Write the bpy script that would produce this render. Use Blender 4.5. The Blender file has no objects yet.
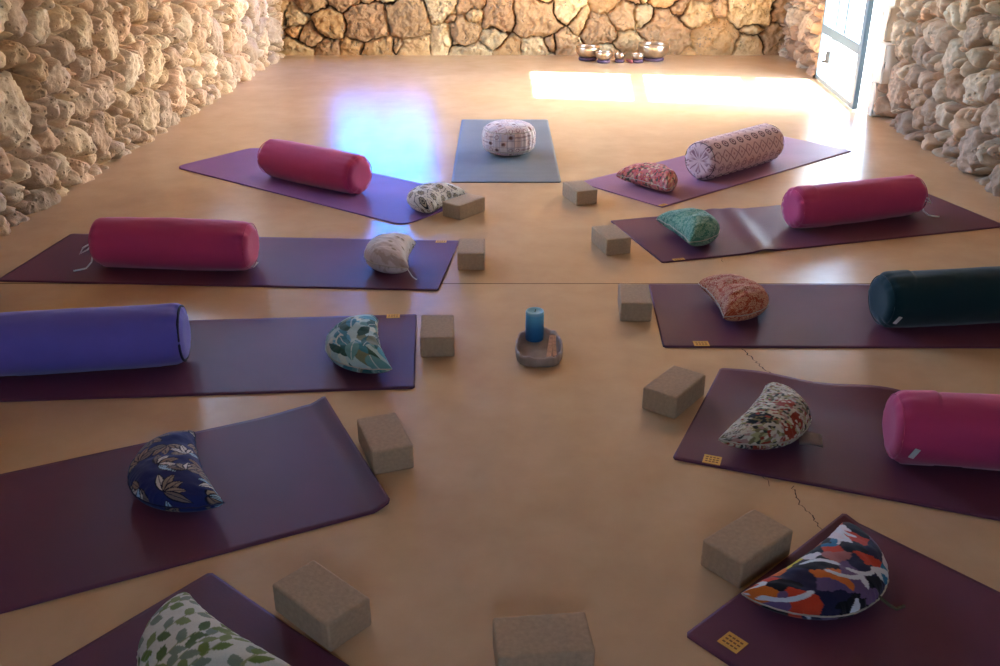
import bpy, bmesh, math, random
import numpy as np
from mathutils import Vector, Matrix
random.seed(5)
SC = bpy.context.scene
COL = SC.collection
R = math.radians
PI = math.pi

# ------------------------------------------------------------------ noise
def _hash(ix, iy, seed):
    n = (ix.astype(np.int64) * 374761393 + iy.astype(np.int64) * 668265263 + seed * 982451653) & 0x7fffffff
    n = ((n ^ (n >> 13)) * 1274126177) & 0x7fffffff
    return ((n ^ (n >> 16)) & 0xffff) / 65535.0
def vnoise(x, y, seed=0):
    ix = np.floor(x); iy = np.floor(y); fx = x - ix; fy = y - iy
    fx = fx * fx * (3 - 2 * fx); fy = fy * fy * (3 - 2 * fy)
    a = _hash(ix, iy, seed); b = _hash(ix + 1, iy, seed); c = _hash(ix, iy + 1, seed); d = _hash(ix + 1, iy + 1, seed)
    return (a * (1 - fx) + b * fx) * (1 - fy) + (c * (1 - fx) + d * fx) * fy
def fbm(x, y, seed=0, octv=4):
    s = 0; a = .5; t = 0
    for k in range(octv):
        s = s + a * vnoise(x, y, seed + k * 17); t += a; a *= .5; x = x * 2.03 + 7.1; y = y * 2.03 + 3.7
    return s / t            # 0..1
def sstep(a, b, x):
    t = np.clip((x - a) / (b - a), 0, 1); return t * t * (3 - 2 * t)
def cells(x, y, size, seed=0, jit=.9):
    """grid voronoi: F1, F2, cell id, offset to the centre"""
    gx = x / size; gy = y / size; ix = np.floor(gx); iy = np.floor(gy)
    f1 = np.full(x.shape, 9.); f2 = np.full(x.shape, 9.); cid = np.zeros(x.shape); ox = np.zeros(x.shape); oy = np.zeros(x.shape)
    for dx in (-1, 0, 1):
        for dy in (-1, 0, 1):
            jx = ix + dx; jy = iy + dy
            px = jx + .5 + jit * (_hash(jx, jy, seed) - .5); py = jy + .5 + jit * (_hash(jx, jy, seed + 5) - .5)
            d = np.hypot(gx - px, gy - py); n = d < f1
            f2 = np.where(n, f1, np.minimum(f2, d)); f1 = np.where(n, d, f1)
            cid = np.where(n, _hash(jx, jy, seed + 9), cid); ox = np.where(n, gx - px, ox); oy = np.where(n, gy - py, oy)
    return f1, f2, cid, ox, oy
def pal(cid, cols, weights=None):
    cols = np.array(cols, float); n = len(cols)
    if weights is None: k = np.minimum((cid * n).astype(int), n - 1)
    else: k = np.searchsorted(np.cumsum(weights) / sum(weights), np.clip(cid, 0, .99999))
    return cols[np.clip(k, 0, n - 1)]
def lin(c): # sRGB 0-255 to linear
    c = np.array(c, float) / 255
    return np.where(c <= .04045, c / 12.92, ((c + .055) / 1.055) ** 2.4)
def S(*c): return tuple(float(v) for v in lin(c))
def mixc(a, b, m): m = np.asarray(m)[..., None]; return a * (1 - m) + b * m

# ------------------------------------------------------------------ objects
def mesh_obj(name, verts, faces, mat, parent=None, smooth=True, colour=None, mats=None, fmat=None):
    me = bpy.data.meshes.new(name)
    me.from_pydata([tuple(v) for v in verts], [], [tuple(f) for f in faces]); 
    if smooth: me.polygons.foreach_set('use_smooth', [True] * len(me.polygons))
    for m in (mats or [mat]): me.materials.append(m)
    if fmat is not None: me.polygons.foreach_set('material_index', fmat)
    if colour is not None:
        at = me.color_attributes.new('pattern', 'FLOAT_COLOR', 'POINT')
        c = np.ones((len(verts), 4), np.float32); c[:, :3] = colour; at.data.foreach_set('color', c.ravel())
    me.update()
    o = bpy.data.objects.new(name, me); COL.objects.link(o)
    if parent: o.parent = parent
    return o
def tag(o, label=None, cat=None, group=None, kind=None):
    if label: o['label'] = label
    if cat: o['category'] = cat
    if group: o['group'] = group
    if kind: o['kind'] = kind
    return o
def struct(o): o['kind'] = 'structure'; return o
def place(o, x, y, z=0, rz=0): o.location = (x, y, z); o.rotation_euler = (0, 0, rz); return o
def bm_obj(name, bm, mat, parent=None, smooth=True):
    me = bpy.data.meshes.new(name); bm.to_mesh(me); bm.free(); me.materials.append(mat)
    if smooth: me.polygons.foreach_set('use_smooth', [True] * len(me.polygons))
    o = bpy.data.objects.new(name, me); COL.objects.link(o)
    if parent: o.parent = parent
    return o
def box_bm(bm, x0, x1, y0, y1, z0, z1, bevel=0, seg=2, M=None):
    r = bmesh.ops.create_cube(bm, size=1); vs = r['verts']
    bmesh.ops.scale(bm, vec=(x1 - x0, y1 - y0, z1 - z0), verts=vs)
    bmesh.ops.translate(bm, vec=((x0 + x1) / 2, (y0 + y1) / 2, (z0 + z1) / 2), verts=vs)
    if M is not None: bmesh.ops.transform(bm, matrix=M, verts=vs)
    if bevel:
        es = list({e for v in vs for e in v.link_edges})
        bmesh.ops.bevel(bm, geom=es, offset=bevel, segments=seg, profile=.5, affect='EDGES')
def box(name, x0, x1, y0, y1, z0, z1, mat, parent=None, bevel=0, M=None):
    bm = bmesh.new(); box_bm(bm, x0, x1, y0, y1, z0, z1, bevel, 2, M)
    return bm_obj(name, bm, mat, parent, smooth=False)
def tube(name, pts, r, mat, parent=None, closed=False, seg=8, taper=None):
    pts = [Vector(p) for p in pts]; n = len(pts); V = []; F = []; up = Vector((0, 0, 1))
    for i, p in enumerate(pts):
        a = pts[(i - 1) % n] if (closed or i) else p; b = pts[(i + 1) % n] if (closed or i < n - 1) else p
        t = (b - a).normalized(); s = t.cross(up)
        if s.length < 1e-4: s = Vector((1, 0, 0))
        s.normalize(); w = s.cross(t); rr = r * (taper[i] if taper else 1)
        for k in range(seg):
            an = 2 * PI * k / seg; V.append(p + (s * math.cos(an) + w * math.sin(an)) * rr)
    for i in range(n if closed else n - 1):
        j = (i + 1) % n
        for k in range(seg): F.append((i * seg + k, i * seg + (k + 1) % seg, j * seg + (k + 1) % seg, j * seg + k))
    if not closed:
        F.append(tuple(range(seg))[::-1]); F.append(tuple((n - 1) * seg + k for k in range(seg)))
    return mesh_obj(name, V, F, mat, parent)
def lathe(name, prof, mat, parent=None, seg=40, smooth=True, colour=None):
    V = []; F = []; n = len(prof)
    for k in range(seg):
        a = 2 * PI * k / seg
        for r, z in prof: V.append((r * math.cos(a), r * math.sin(a), z))
    for k in range(seg):
        j = (k + 1) % seg
        for i in range(n - 1): F.append((k * n + i, j * n + i, j * n + i + 1, k * n + i + 1))
    o = mesh_obj(name, V, F, mat, parent, smooth)
    bm = bmesh.new(); bm.from_mesh(o.data); bmesh.ops.remove_doubles(bm, verts=bm.verts, dist=1e-5); bm.to_mesh(o.data); bm.free()
    return o

# ------------------------------------------------------------------ materials
def new_mat(name):
    m = bpy.data.materials.new(name); m.use_nodes = True; nt = m.node_tree
    return m, nt, nt.nodes['Principled BSDF']
def N(nt, t, **kw):
    n = nt.nodes.new(t)
    for k, v in kw.items():
        if k in n.inputs.keys(): n.inputs[k].default_value = v
        else: setattr(n, k, v)
    return n
def coords(nt, kind='Object'): return N(nt, 'ShaderNodeTexCoord').outputs[kind]
def noise(nt, vec, scale, detail=4, rough=.55, dist=0):
    n = N(nt, 'ShaderNodeTexNoise'); n.inputs['Scale'].default_value = scale; n.inputs['Detail'].default_value = detail
    n.inputs['Roughness'].default_value = rough; n.inputs['Distortion'].default_value = dist
    nt.links.new(vec, n.inputs['Vector']); return n.outputs['Fac']
def ramp(nt, fac, stops):
    n = N(nt, 'ShaderNodeValToRGB'); e = n.color_ramp.elements
    while len(e) < len(stops): e.new(.5)
    for el, (p, c) in zip(e, stops): el.position = p; el.color = (*c, 1) if len(c) == 3 else c
    nt.links.new(fac, n.inputs['Fac']); return n.outputs['Color']
def mixrgb(nt, a, b, fac, mode='MIX'):
    n = N(nt, 'ShaderNodeMix', data_type='RGBA', blend_type=mode)
    for v, i in ((fac, 0), (a, 6), (b, 7)):
        if hasattr(v, 'is_linked'): nt.links.new(v, n.inputs[i])
        else: n.inputs[i].default_value = v if i == 0 else (*v, 1)
    return n.outputs[2]
def bump(nt, b, h, strength=.3, dist=.01, prev=None):
    n = N(nt, 'ShaderNodeBump'); n.inputs['Strength'].default_value = strength; n.inputs['Distance'].default_value = dist
    nt.links.new(h, n.inputs['Height'])
    if prev is not None: nt.links.new(prev, n.inputs['Normal'])
    nt.links.new(n.outputs['Normal'], b.inputs['Normal']); return n.outputs['Normal']
def remap(nt, v, a, b, c, d):
    n = N(nt, 'ShaderNodeMapRange'); n.inputs[1].default_value = a; n.inputs[2].default_value = b; n.inputs[3].default_value = c; n.inputs[4].default_value = d
    nt.links.new(v, n.inputs[0]); return n.outputs[0]

def m_simple(name, c, rough=.5, metal=0, spec=.5, var=.08, scale=30, bmp=.1, bscale=200, sheen=0):
    m, nt, b = new_mat(name); co = coords(nt)
    lo = tuple(v * (1 - var) for v in c); hi = tuple(min(1, v * (1 + var)) for v in c)
    nt.links.new(ramp(nt, noise(nt, co, scale), [(.3, lo), (.7, hi)]), b.inputs['Base Color'])
    b.inputs['Roughness'].default_value = rough; b.inputs['Metallic'].default_value = metal; b.inputs['Specular IOR Level'].default_value = spec
    b.inputs['Sheen Weight'].default_value = sheen
    if bmp: bump(nt, b, noise(nt, co, bscale, 2), bmp, .002)
    return m
def m_pattern(name, rough=.85, sheen=.15):
    m, nt, b = new_mat(name); a = N(nt, 'ShaderNodeAttribute', attribute_name='pattern'); co = coords(nt)
    c = mixrgb(nt, a.outputs['Color'], ramp(nt, noise(nt, co, 260, 2), [(.2, (.86, .86, .86)), (.8, (1, 1, 1))]), 1.0, 'MULTIPLY')
    nt.links.new(c, b.inputs['Base Color']); b.inputs['Roughness'].default_value = rough; b.inputs['Specular IOR Level'].default_value = .25
    b.inputs['Sheen Weight'].default_value = sheen
    bump(nt, b, noise(nt, co, 420, 2), .25, .001); return m
def m_stone(name):
    m, nt, b = new_mat(name); a = N(nt, 'ShaderNodeAttribute', attribute_name='pattern'); co = coords(nt)
    n1 = noise(nt, co, 14, 6, .65)
    c = mixrgb(nt, a.outputs['Color'], ramp(nt, n1, [(.25, (.62, .53, .44)), (.5, (.90, .87, .84)), (.75, (1, .99, .97))]), 1.0, 'MULTIPLY')
    v = N(nt, 'ShaderNodeTexVoronoi'); v.inputs['Scale'].default_value = 30; vd = noise(nt, co, 8, 3); nt.links.new(co, v.inputs['Vector'])
    dv = N(nt, 'ShaderNodeMath', operation='DIVIDE'); nt.links.new(v.outputs['Distance'], dv.inputs[0]); nt.links.new(remap(nt, vd, .3, .7, .4, 1.5), dv.inputs[1]); pit = remap(nt, dv.outputs[0], .10, .30, 0, 1)
    patch = remap(nt, noise(nt, co, 4.5, 2), .46, .56, 0, 1)
    inv = N(nt, 'ShaderNodeMath', operation='SUBTRACT'); inv.inputs[0].default_value = 1; nt.links.new(pit, inv.inputs[1])
    mul = N(nt, 'ShaderNodeMath', operation='MULTIPLY'); nt.links.new(inv.outputs[0], mul.inputs[0]); nt.links.new(patch, mul.inputs[1])
    c = mixrgb(nt, c, (.34, .24, .16), mul.outputs[0])
    nt.links.new(c, b.inputs['Base Color']); b.inputs['Roughness'].default_value = .9; b.inputs['Specular IOR Level'].default_value = .2
    neg = N(nt, 'ShaderNodeMath', operation='MULTIPLY'); neg.inputs[1].default_value = -1; nt.links.new(mul.outputs[0], neg.inputs[0])
    n = bump(nt, b, neg.outputs[0], .8, .012)
    bump(nt, b, noise(nt, co, 45, 6, .65), .55, .012, n); return m
def m_floor():
    m, nt, b = new_mat('polished_cement'); co = coords(nt)
    n1 = noise(nt, co, 1.1, 5, .6, .2); n2 = noise(nt, co, 6, 5, .6, .2)
    c = ramp(nt, n1, [(.15, FLOOR_A), (.5, FLOOR_B), (.85, FLOOR_C)])
    c = mixrgb(nt, c, ramp(nt, n2, [(.3, (.80, .76, .70)), (.7, (1, 1, 1))]), .5, 'MULTIPLY')
    # sawn expansion joint running across the room
    sx = N(nt, 'ShaderNodeSeparateXYZ'); nt.links.new(co, sx.inputs[0])
    ad = N(nt, 'ShaderNodeMath', operation='SUBTRACT'); nt.links.new(sx.outputs['Y'], ad.inputs[0]); ad.inputs[1].default_value = 3.645
    ab = N(nt, 'ShaderNodeMath', operation='ABSOLUTE'); nt.links.new(ad.outputs[0], ab.inputs[0])
    j = remap(nt, ab.outputs[0], .002, .006, 1, 0)
    c = mixrgb(nt, c, (.16, .09, .045), j)
    nt.links.new(c, b.inputs['Base Color'])
    nt.links.new(remap(nt, n1, .3, .7, .225, .268), b.inputs['Roughness']); b.inputs['Specular IOR Level'].default_value = .28
    n = bump(nt, b, noise(nt, co, 9, 3, .5, .5), .06, .02)
    bump(nt, b, noise(nt, co, 70, 3, .6), .035, .01, n)
    return m
def m_glass(name, tint=(1, 1, 1)):
    m, nt, b = new_mat(name); nt.nodes.remove(b); out = nt.nodes['Material Output']
    t = N(nt, 'ShaderNodeBsdfTransparent'); t.inputs[0].default_value = (*tint, 1)
    g = N(nt, 'ShaderNodeBsdfGlossy'); g.inputs['Roughness'].default_value = .02
    f = N(nt, 'ShaderNodeLayerWeight'); f.inputs[0].default_value = .5; x = N(nt, 'ShaderNodeMixShader')
    p_ = N(nt, 'ShaderNodeMath', operation='POWER'); p_.inputs[1].default_value = 6; nt.links.new(f.outputs[1], p_.inputs[0])
    nt.links.new(remap(nt, p_.outputs[0], 0, 1, .02, .4), x.inputs[0]); nt.links.new(t.outputs[0], x.inputs[1]); nt.links.new(g.outputs[0], x.inputs[2]); nt.links.new(x.outputs[0], out.inputs[0]); return m
def m_mat(name, c, rough=.5, stripes=False):
    m, nt, b = new_mat(name); co = coords(nt)
    n1 = noise(nt, co, 3, 3); col = ramp(nt, n1, [(.3, tuple(v * .9 for v in c)), (.7, tuple(v * 1.1 for v in c))])
    if stripes:
        w = N(nt, 'ShaderNodeTexWave', wave_type='BANDS', bands_direction='X'); w.inputs['Scale'].default_value = 11; w.inputs['Distortion'].default_value = .4; nt.links.new(co, w.inputs['Vector'])
        col = mixrgb(nt, col, ramp(nt, w.outputs['Fac'], [(.35, (.72, .74, .78)), (.6, (1, 1, 1))]), .75, 'MULTIPLY')
    nt.links.new(col, b.inputs['Base Color']); b.inputs['Roughness'].default_value = rough; b.inputs['Specular IOR Level'].default_value = .22
    v = N(nt, 'ShaderNodeTexVoronoi'); v.inputs['Scale'].default_value = 420; nt.links.new(co, v.inputs['Vector'])
    bump(nt, b, v.outputs['Distance'], .25, .001); return m

WORLD, SUN, EXPO = 1.1, 21, 2.62
TINT = (.12, .56, 1.0)
FLOOR_A, FLOOR_B, FLOOR_C = (.57, .375, .205), (.62, .425, .25), (.67, .48, .30)
M_STONE = m_stone('rubble_limestone'); M_FLOOR = m_floor(); M_PAT = m_pattern('printed_cotton')
M_PLUM = m_mat('plum_rubber', (.130, .044, .078)); M_VIOLET = m_mat('violet_rubber', (.25, .11, .30)); M_MAUVE = m_mat('mauve_rubber', (.33, .165, .27))
M_GREYMAT = m_mat('grey_striped_rubber', (.21, .235, .245), .55, True)
M_MAGENTA = m_simple('magenta_cotton', S(190, 62, 108), .8, var=.05, scale=5, bmp=.2, bscale=600, spec=.2, sheen=.25)
M_PURPLE = m_simple('violet_cotton', S(106, 98, 190), .8, var=.05, scale=5, bmp=.2, bscale=600, spec=.2, sheen=.25)
M_TEAL = m_simple('dark_teal_cotton', S(8, 46, 52), .8, var=.05, scale=5, bmp=.2, bscale=600, spec=.2, sheen=.2)
M_DARKP = m_simple('dark_piping', S(28, 22, 60), .7)
M_CORK = m_simple('cork_foam', (.46, .33, .205), .85, var=.10, scale=90, bmp=.3, bscale=140, spec=.2)
M_TAG = m_simple('yellow_label', S(222, 170, 76), .6, var=.1, bmp=0); M_TAGINK = m_simple('label_print', S(120, 74, 24), .6, bmp=0)
M_CORD = m_simple('white_cotton_cord', S(244, 240, 238), .8); M_WHITE = m_simple('white_tag', S(225, 220, 215), .7, bmp=0)
M_CREAM = m_simple('cream_piping', S(186, 176, 158), .8); M_DKFAB = m_simple('dark_fabric', S(34, 40, 46), .8)
M_BLUEPAINT = m_simple('pale_blue_paint', S(92, 118, 136), .5, var=.04, bmp=.05)
M_PLASTER = m_simple('white_lime_plaster', (.84, .82, .78), .8, var=.05, scale=8, bmp=.2, bscale=30)
M_BRASS = m_simple('hammered_bronze', (.62, .52, .40), .28, metal=1, var=.2, scale=20, bmp=.25, bscale=60)
M_RING = m_simple('plum_ring_fabric', S(96, 70, 88), .8)
M_WOOD = m_simple('pale_stick_wood', S(222, 180, 146), .7, var=.2, scale=60); M_TRAY = m_simple('grey_soapstone', S(164, 142, 126), .55, var=.15, scale=25)
M_IRON = m_simple('dark_iron', (.03, .03, .03), .4, metal=.8)
M_CRACK = m_simple('crack_dirt', (.06, .035, .02), .9)
M_SAND = m_simple('sandy_terrace', (.40, .36, .31), .9, var=.12, scale=3)
M_BEAM = m_simple('terrace_timber', (.35, .25, .17), .7, var=.2, scale=6)

# ------------------------------------------------------------------ rubble walls
def wall(name, us, vs, to_world, stones, palette, seed, depth, mortar_shade, hole=(), thick=.38, flip=False, groove=.22, wob=.035, dome=.03, inset=.0, base_fix=None):
    """stone face as a relief mesh with its own depth; hole=(u0,u1,v0,v1)"""
    rng = np.random.RandomState(seed)
    U, Vv = np.meshgrid(us, vs, indexing='ij'); sh = U.shape
    u0, u1, v0, v1 = us[0], us[-1], -.1, vs[-1] + .1; area = (u1 - u0) * (v1 - v0)
    c = np.zeros((0, 3))
    for (rmin, rmax, dens) in stones:
        for _ in range(int(dens * area)):
            r = rng.uniform(rmin, rmax); p = (rng.uniform(u0, u1), rng.uniform(v0, v1))
            if len(c) and (np.hypot(c[:, 0] - p[0], c[:, 1] - p[1]) < (c[:, 2] + r) * .86).any(): continue
            c = np.vstack([c, (p[0], p[1], r)])
    n = len(c); ang = rng.uniform(0, PI, n); an = rng.uniform(.74, 1.0, n)
    tilt = rng.normal(0, .11, (n, 2)); off = rng.normal(0, .010, n); cr = rng.rand(n); sc = rng.rand(n)
    wx = U + wob * 2 * (fbm(U * 6, Vv * 6, seed) - .5) + wob * .8 * (fbm(U * 22, Vv * 22, seed + 50) - .5)
    wy = Vv + wob * 2 * (fbm(U * 6 + 40, Vv * 6, seed + 1) - .5) + wob * .8 * (fbm(U * 22, Vv * 22 + 9, seed + 51) - .5)
    X = wx.ravel(); Y = wy.ravel(); F1 = np.empty(X.size); F2 = np.empty(X.size); I = np.empty(X.size, int); LX = np.empty(X.size); LY = np.empty(X.size)
    ca, sa = np.cos(ang), np.sin(ang)
    for k in range(0, X.size, 6000):
        s_ = slice(k, k + 6000); near = np.where((c[:, 0] > X[s_].min() - .55) & (c[:, 0] < X[s_].max() + .55))[0]
        dx = X[s_, None] - c[None, near, 0]; dy = Y[s_, None] - c[None, near, 1]
        a = dx * ca[near] + dy * sa[near]; b = (-dx * sa[near] + dy * ca[near]) / an[near]
        # superellipse metric gives blocky, rounded stones
        d = (np.abs(a) ** 2.6 + np.abs(b) ** 2.6) ** (1 / 2.6) - c[None, near, 2]
        ii = np.argpartition(d, 1, axis=1)[:, :2]; dd = np.take_along_axis(d, ii, 1); o = np.argsort(dd, 1)
        ii = np.take_along_axis(ii, o, 1); dd = np.take_along_axis(dd, o, 1)
        F1[s_] = dd[:, 0]; F2[s_] = dd[:, 1]; I[s_] = near[ii[:, 0]]
        r = np.arange(len(dd)); LX[s_] = dx[r, ii[:, 0]]; LY[s_] = dy[r, ii[:, 0]]
    e = (F2 - F1); rr = c[I, 2]
    body = sstep(0, groove * .22 + .012, e) ** .55; body = body + (1 - body) * .35 * sstep(.45, .6, fbm(U.ravel() * 2.4 + 9, Vv.ravel() * 3.1, seed + 66, 3))
    dm = np.clip(1 - ((F1 + rr) / (rr * 1.35)) ** 2, -.6, 1)
    x0 = U.ravel(); y0 = Vv.ravel()
    rough = fbm(x0 * 17, y0 * 17, seed + 7, 5); ridg = 1 - np.abs(2 * fbm(x0 * 13 + 1.6 * rough, y0 * 10 + 1.2 * rough, seed + 8, 4) - 1)
    holes = sstep(.62, .74, fbm(x0 * 34, y0 * 34, seed + 23, 3)) * (sc[I] > .45)
    h = -depth * (1 - body) + body * (dome * dm + LX * tilt[I, 0] + LY * tilt[I, 1] + off[I] + .048 * (rough - .5) + .045 * (ridg - .8)) - .018 * holes * body
    fine = np.clip(rough, 0, 1)
    if base_fix is not None:   # mortar skirt swells out at the floor
        sk = sstep(base_fix, 0, y0 + .05 * (fbm(x0 * 3, y0 * 0, seed + 77) - .5)); h = h * (1 - sk * .75) + sk * .01 
    colr = pal(cr[I], palette) * (.72 + .30 * sc[I])[:, None]
    colr = colr * (.88 + .24 * fine)[:, None]
    fill = sstep(.45, .6, fbm(x0 * 2.4 + 9, y0 * 3.1, seed + 66, 3))[:, None]
    colr = mixc(colr, np.array(mortar_shade) * (1 - fill) + colr * .8 * fill, 1 - sstep(.004, .022, e))  # joint colour: mortar tone darkened to paint in the shade of the gaps
    h = h.reshape(sh); nu, nv = sh
    W = to_world(U, Vv, h).reshape(-1, 3); keep = []
    for i in range(nu - 1):
        for j in range(nv - 1):
            mu = (us[i] + us[i + 1]) / 2; mv = (vs[j] + vs[j + 1]) / 2
            if any(q[0] < mu < q[1] and q[2] < mv < q[3] for q in hole): continue
            f_ = (i * nv + j, (i + 1) * nv + j, (i + 1) * nv + j + 1, i * nv + j + 1); keep.append(f_[::-1] if flip else f_)
    V = list(map(tuple, W)); F = keep; cc = list(map(tuple, colr))
    # solid wall body behind the stones, with the opening's reveal
    uh = sorted({us[0], us[-1]} | {e_ for q in hole for e_ in q[:2]}); vh = sorted({vs[0], vs[-1]} | {max(e_, vs[0]) for q in hole for e_ in q[2:]})
    for a in range(len(uh) - 1):
        for b in range(len(vh) - 1):
            mu = (uh[a] + uh[a + 1]) / 2; mv = (vh[b] + vh[b + 1]) / 2
            if any(q[0] < mu < q[1] and q[2] < mv < q[3] for q in hole): continue
            k = len(V)
            P = [to_world(np.array(u), np.array(v), np.array(d)) for d in (-.09, -thick) for (u, v) in ((uh[a], vh[b]), (uh[a + 1], vh[b]), (uh[a + 1], vh[b + 1]), (uh[a], vh[b + 1]))]
            V += [tuple(p) for p in P]; cc += [mortar_shade] * 8
            F += [(k, k + 1, k + 2, k + 3), (k + 7, k + 6, k + 5, k + 4)] + [(k + q, k + 4 + q, k + 4 + (q + 1) % 4, k + (q + 1) % 4) for q in range(4)]
    o = mesh_obj(name, V, F, M_STONE, colour=np.array(cc)); return struct(o)

def ramp_axis(segs):
    out = [segs[0][0]]
    for a, b, s in segs:
        n = max(1, round((b - a) / s)); out += [a + (b - a) * (k + 1) / n for k in range(n)]
    return np.array(out)
CEIL = 2.65
LPAL = [S(226, 202, 168), S(214, 186, 150), S(232, 214, 186), S(205, 180, 152), S(206, 184, 160), S(220, 190, 160), S(222, 200, 172)]
BPAL = [S(226, 190, 138), S(214, 172, 120), S(232, 204, 156), S(206, 168, 124), S(190, 152, 112), S(222, 196, 152)]
RPAL = [S(206, 182, 154), S(190, 164, 140), S(214, 194, 168), S(196, 160, 130), S(186, 160, 138), S(204, 174, 144)]
LX0 = lambda y: -2.385 + .034 * (y - 4.2)
RX0 = lambda y: 2.70 + .030 * (y - 4.94)
BY0 = 9.84; FY0 = -1.6
def lw(u, v, h): return np.stack([LX0(u) + h, u + 0 * v, v + 0 * u], -1)
def rw(u, v, h): return np.stack([RX0(u) - h, u + 0 * v, v + 0 * u], -1)
def bw(u, v, h): return np.stack([u + 0 * v, BY0 - h + 0 * u, v + 0 * u], -1)
WINL = (5.4, 8.9, 1.20, 2.25)
vv = ramp_axis([(0, 1.15, .009), (1.15, 1.6, .03), (1.6, CEIL, .07)])
wall('wall_left', ramp_axis([(FY0, 3.4, .06), (3.4, 6.4, .009), (6.4, 9.95, .012)]), vv, lw,
     [(.12, .16, 4), (.09, .12, 16), (.06, .09, 90), (.035, .05, 260)], LPAL, 11, .13, S(112, 84, 60), hole=[WINL], wob=.045)
DOOR = (6.93, 8.47, -.1, 1.97)
wall('wall_right', ramp_axis([(FY0, 4.2, .06), (4.2, 6.93, .009), (6.93, 8.47, .03), (8.47, 9.95, .012)]), vv, rw,
     [(.12, .16, 6), (.08, .12, 26), (.055, .08, 90), (.03, .05, 260)], RPAL, 23, .13, S(104, 80, 62), hole=[DOOR], flip=True, thick=.15)
WIN = (-1.78, -.70, .66, 1.95)
wall('wall_back', ramp_axis([(-2.6, 3.2, .009)]), ramp_axis([(0, .66, .008), (.66, 1.95, .03), (1.95, CEIL, .06)]), bw,
     [(.17, .23, 12), (.12, .17, 50), (.075, .11, 50), (.045, .06, 25)], BPAL, 8, .075, S(84, 58, 40), hole=[WIN], groove=.15, wob=.045, dome=.04, base_fix=.07)
bmf = bmesh.new()
for a in ((-3.0, -.45, 0, CEIL), (.55, 3.3, 0, CEIL), (-.45, .55, 2.0, CEIL), (-.45, .55, 0, 1.3)): box_bm(bmf, a[0], a[1], FY0 - .3, FY0, a[2], a[3])
struct(bm_obj('wall_front', bmf, m_simple('ochre_lime_wall', (.42, .33, .24), .9), None, False))
struct(box('ceiling', -3.1, 3.5, FY0 - .3, 10.3, CEIL, CEIL + .2, m_simple('limewashed_ceiling', (.48, .40, .31), .9)))
fl_ = struct(box('floor', -2.95, 3.25, FY0 - .2, 10.25, -.2, 0, M_FLOOR))
gr = struct(box('ground', -25, 40, -25, 40, -.42, -.205, M_SAND))

# ------------------------------------------------------------------ door, windows, porch
def door():
    y0, y1 = 7.12, 8.47; xa, xb = 2.665, 2.795          # leaf: free end slightly pushed into the room
    root = bpy.data.objects.new('door_1', None); COL.objects.link(root); struct(root); root.location = (xb, y1, 0)
    L = math.hypot(xb - xa, y1 - y0); root.rotation_euler = (0, 0, math.atan2(y0 - y1, xa - xb)); H = 1.915; t = .04
    b = bmesh.new(); Z0 = .008
    def bar(x0, x1, z0, z1): box_bm(b, x0, x1, -t / 2, t / 2, z0, z1, .004, 1)
    bar(0, .03, Z0, H); bar(L - .085, L, Z0, H); bar(.03, L - .085, Z0, .045); bar(.035, L - .085, H - .09, H)
    bar(.03, L - .085, .395, .47); bar(.035, L - .085, 1.10, 1.17)
    bar(.40, .425, .031, .415)
    for f in (.36, .60): bar(.035 + (L - .12) * f - .022, .035 + (L - .12) * f + .022, .475, 1.10)
    for f in (.36, .60): bar(.035 + (L - .12) * f - .022, .035 + (L - .12) * f + .022, 1.17, H - .09)
    bm_obj('door_frame', b, M_BLUEPAINT, root, False)
    g = m_glass('clear_glass')
    box('pane', .03, .40, -.003, .003, .031, .415, g, root); box('pane', .425, L - .085, -.003, .003, .031, .415, g, root)
    box('pane', .035, L - .085, -.003, .003, .465, 1.10, g, root); box('pane', .035, L - .085, -.003, .003, 1.17, H - .09, g, root)
    hb = bmesh.new(); box_bm(hb, .405, .43, -.05, -.022, .20, .30, .004, 1); box_bm(hb, .405, .42, -.075, -.05, .20, .225, .004, 1)
    bm_obj('door_handle', hb, M_IRON, root, False)
    for o in root.children: o['kind'] = 'structure'
door()
# painted jamb, plaster head and rough dressed quoins round the doorway
struct(box('trim_1', RX0(8.5) - .012, RX0(8.5) + .15, 8.455, 8.53, 0, 1.93, M_PLASTER, bevel=.006))
struct(box('trim_2', RX0(7) - .015, RX0(7) + .15, 6.985, 7.10, 0, 1.93, M_PLASTER, bevel=.006))
struct(box('trim_3', RX0(7.7) - .03, RX0(7.7) + .15, 6.93, 8.53, 1.92, 1.99, M_PLASTER, bevel=.006))
qz = 0; k = 0
M_QUOIN = m_simple('dressed_limestone', S(226, 212, 192), .85, var=.08, scale=6, bmp=.5, bscale=25)
for hq, wq in ((.25, .10), (.28, .20), (.24, .12), (.30, .21), (.26, .11), (.28, .2), (.3, .12), (.2, .2)):
    z1 = min(qz + hq, 2.11)
    bm = bmesh.new(); box_bm(bm, RX0(6.9) - .055 - .008 * (k % 2), RX0(6.9) + .14, 6.99 - wq, 6.99, qz + .004, z1 - .004, .012, 2)
    bmesh.ops.subdivide_edges(bm, edges=bm.edges[:], cuts=3, use_grid_fill=True)
    for v in bm.verts:
        v.co.x += .012 * (random.random() - .5); v.co.y += .006 * (random.random() - .5)
    struct(bm_obj('trim_%d' % (4 + k), bm, M_QUOIN)); qz = z1; k += 1
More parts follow.
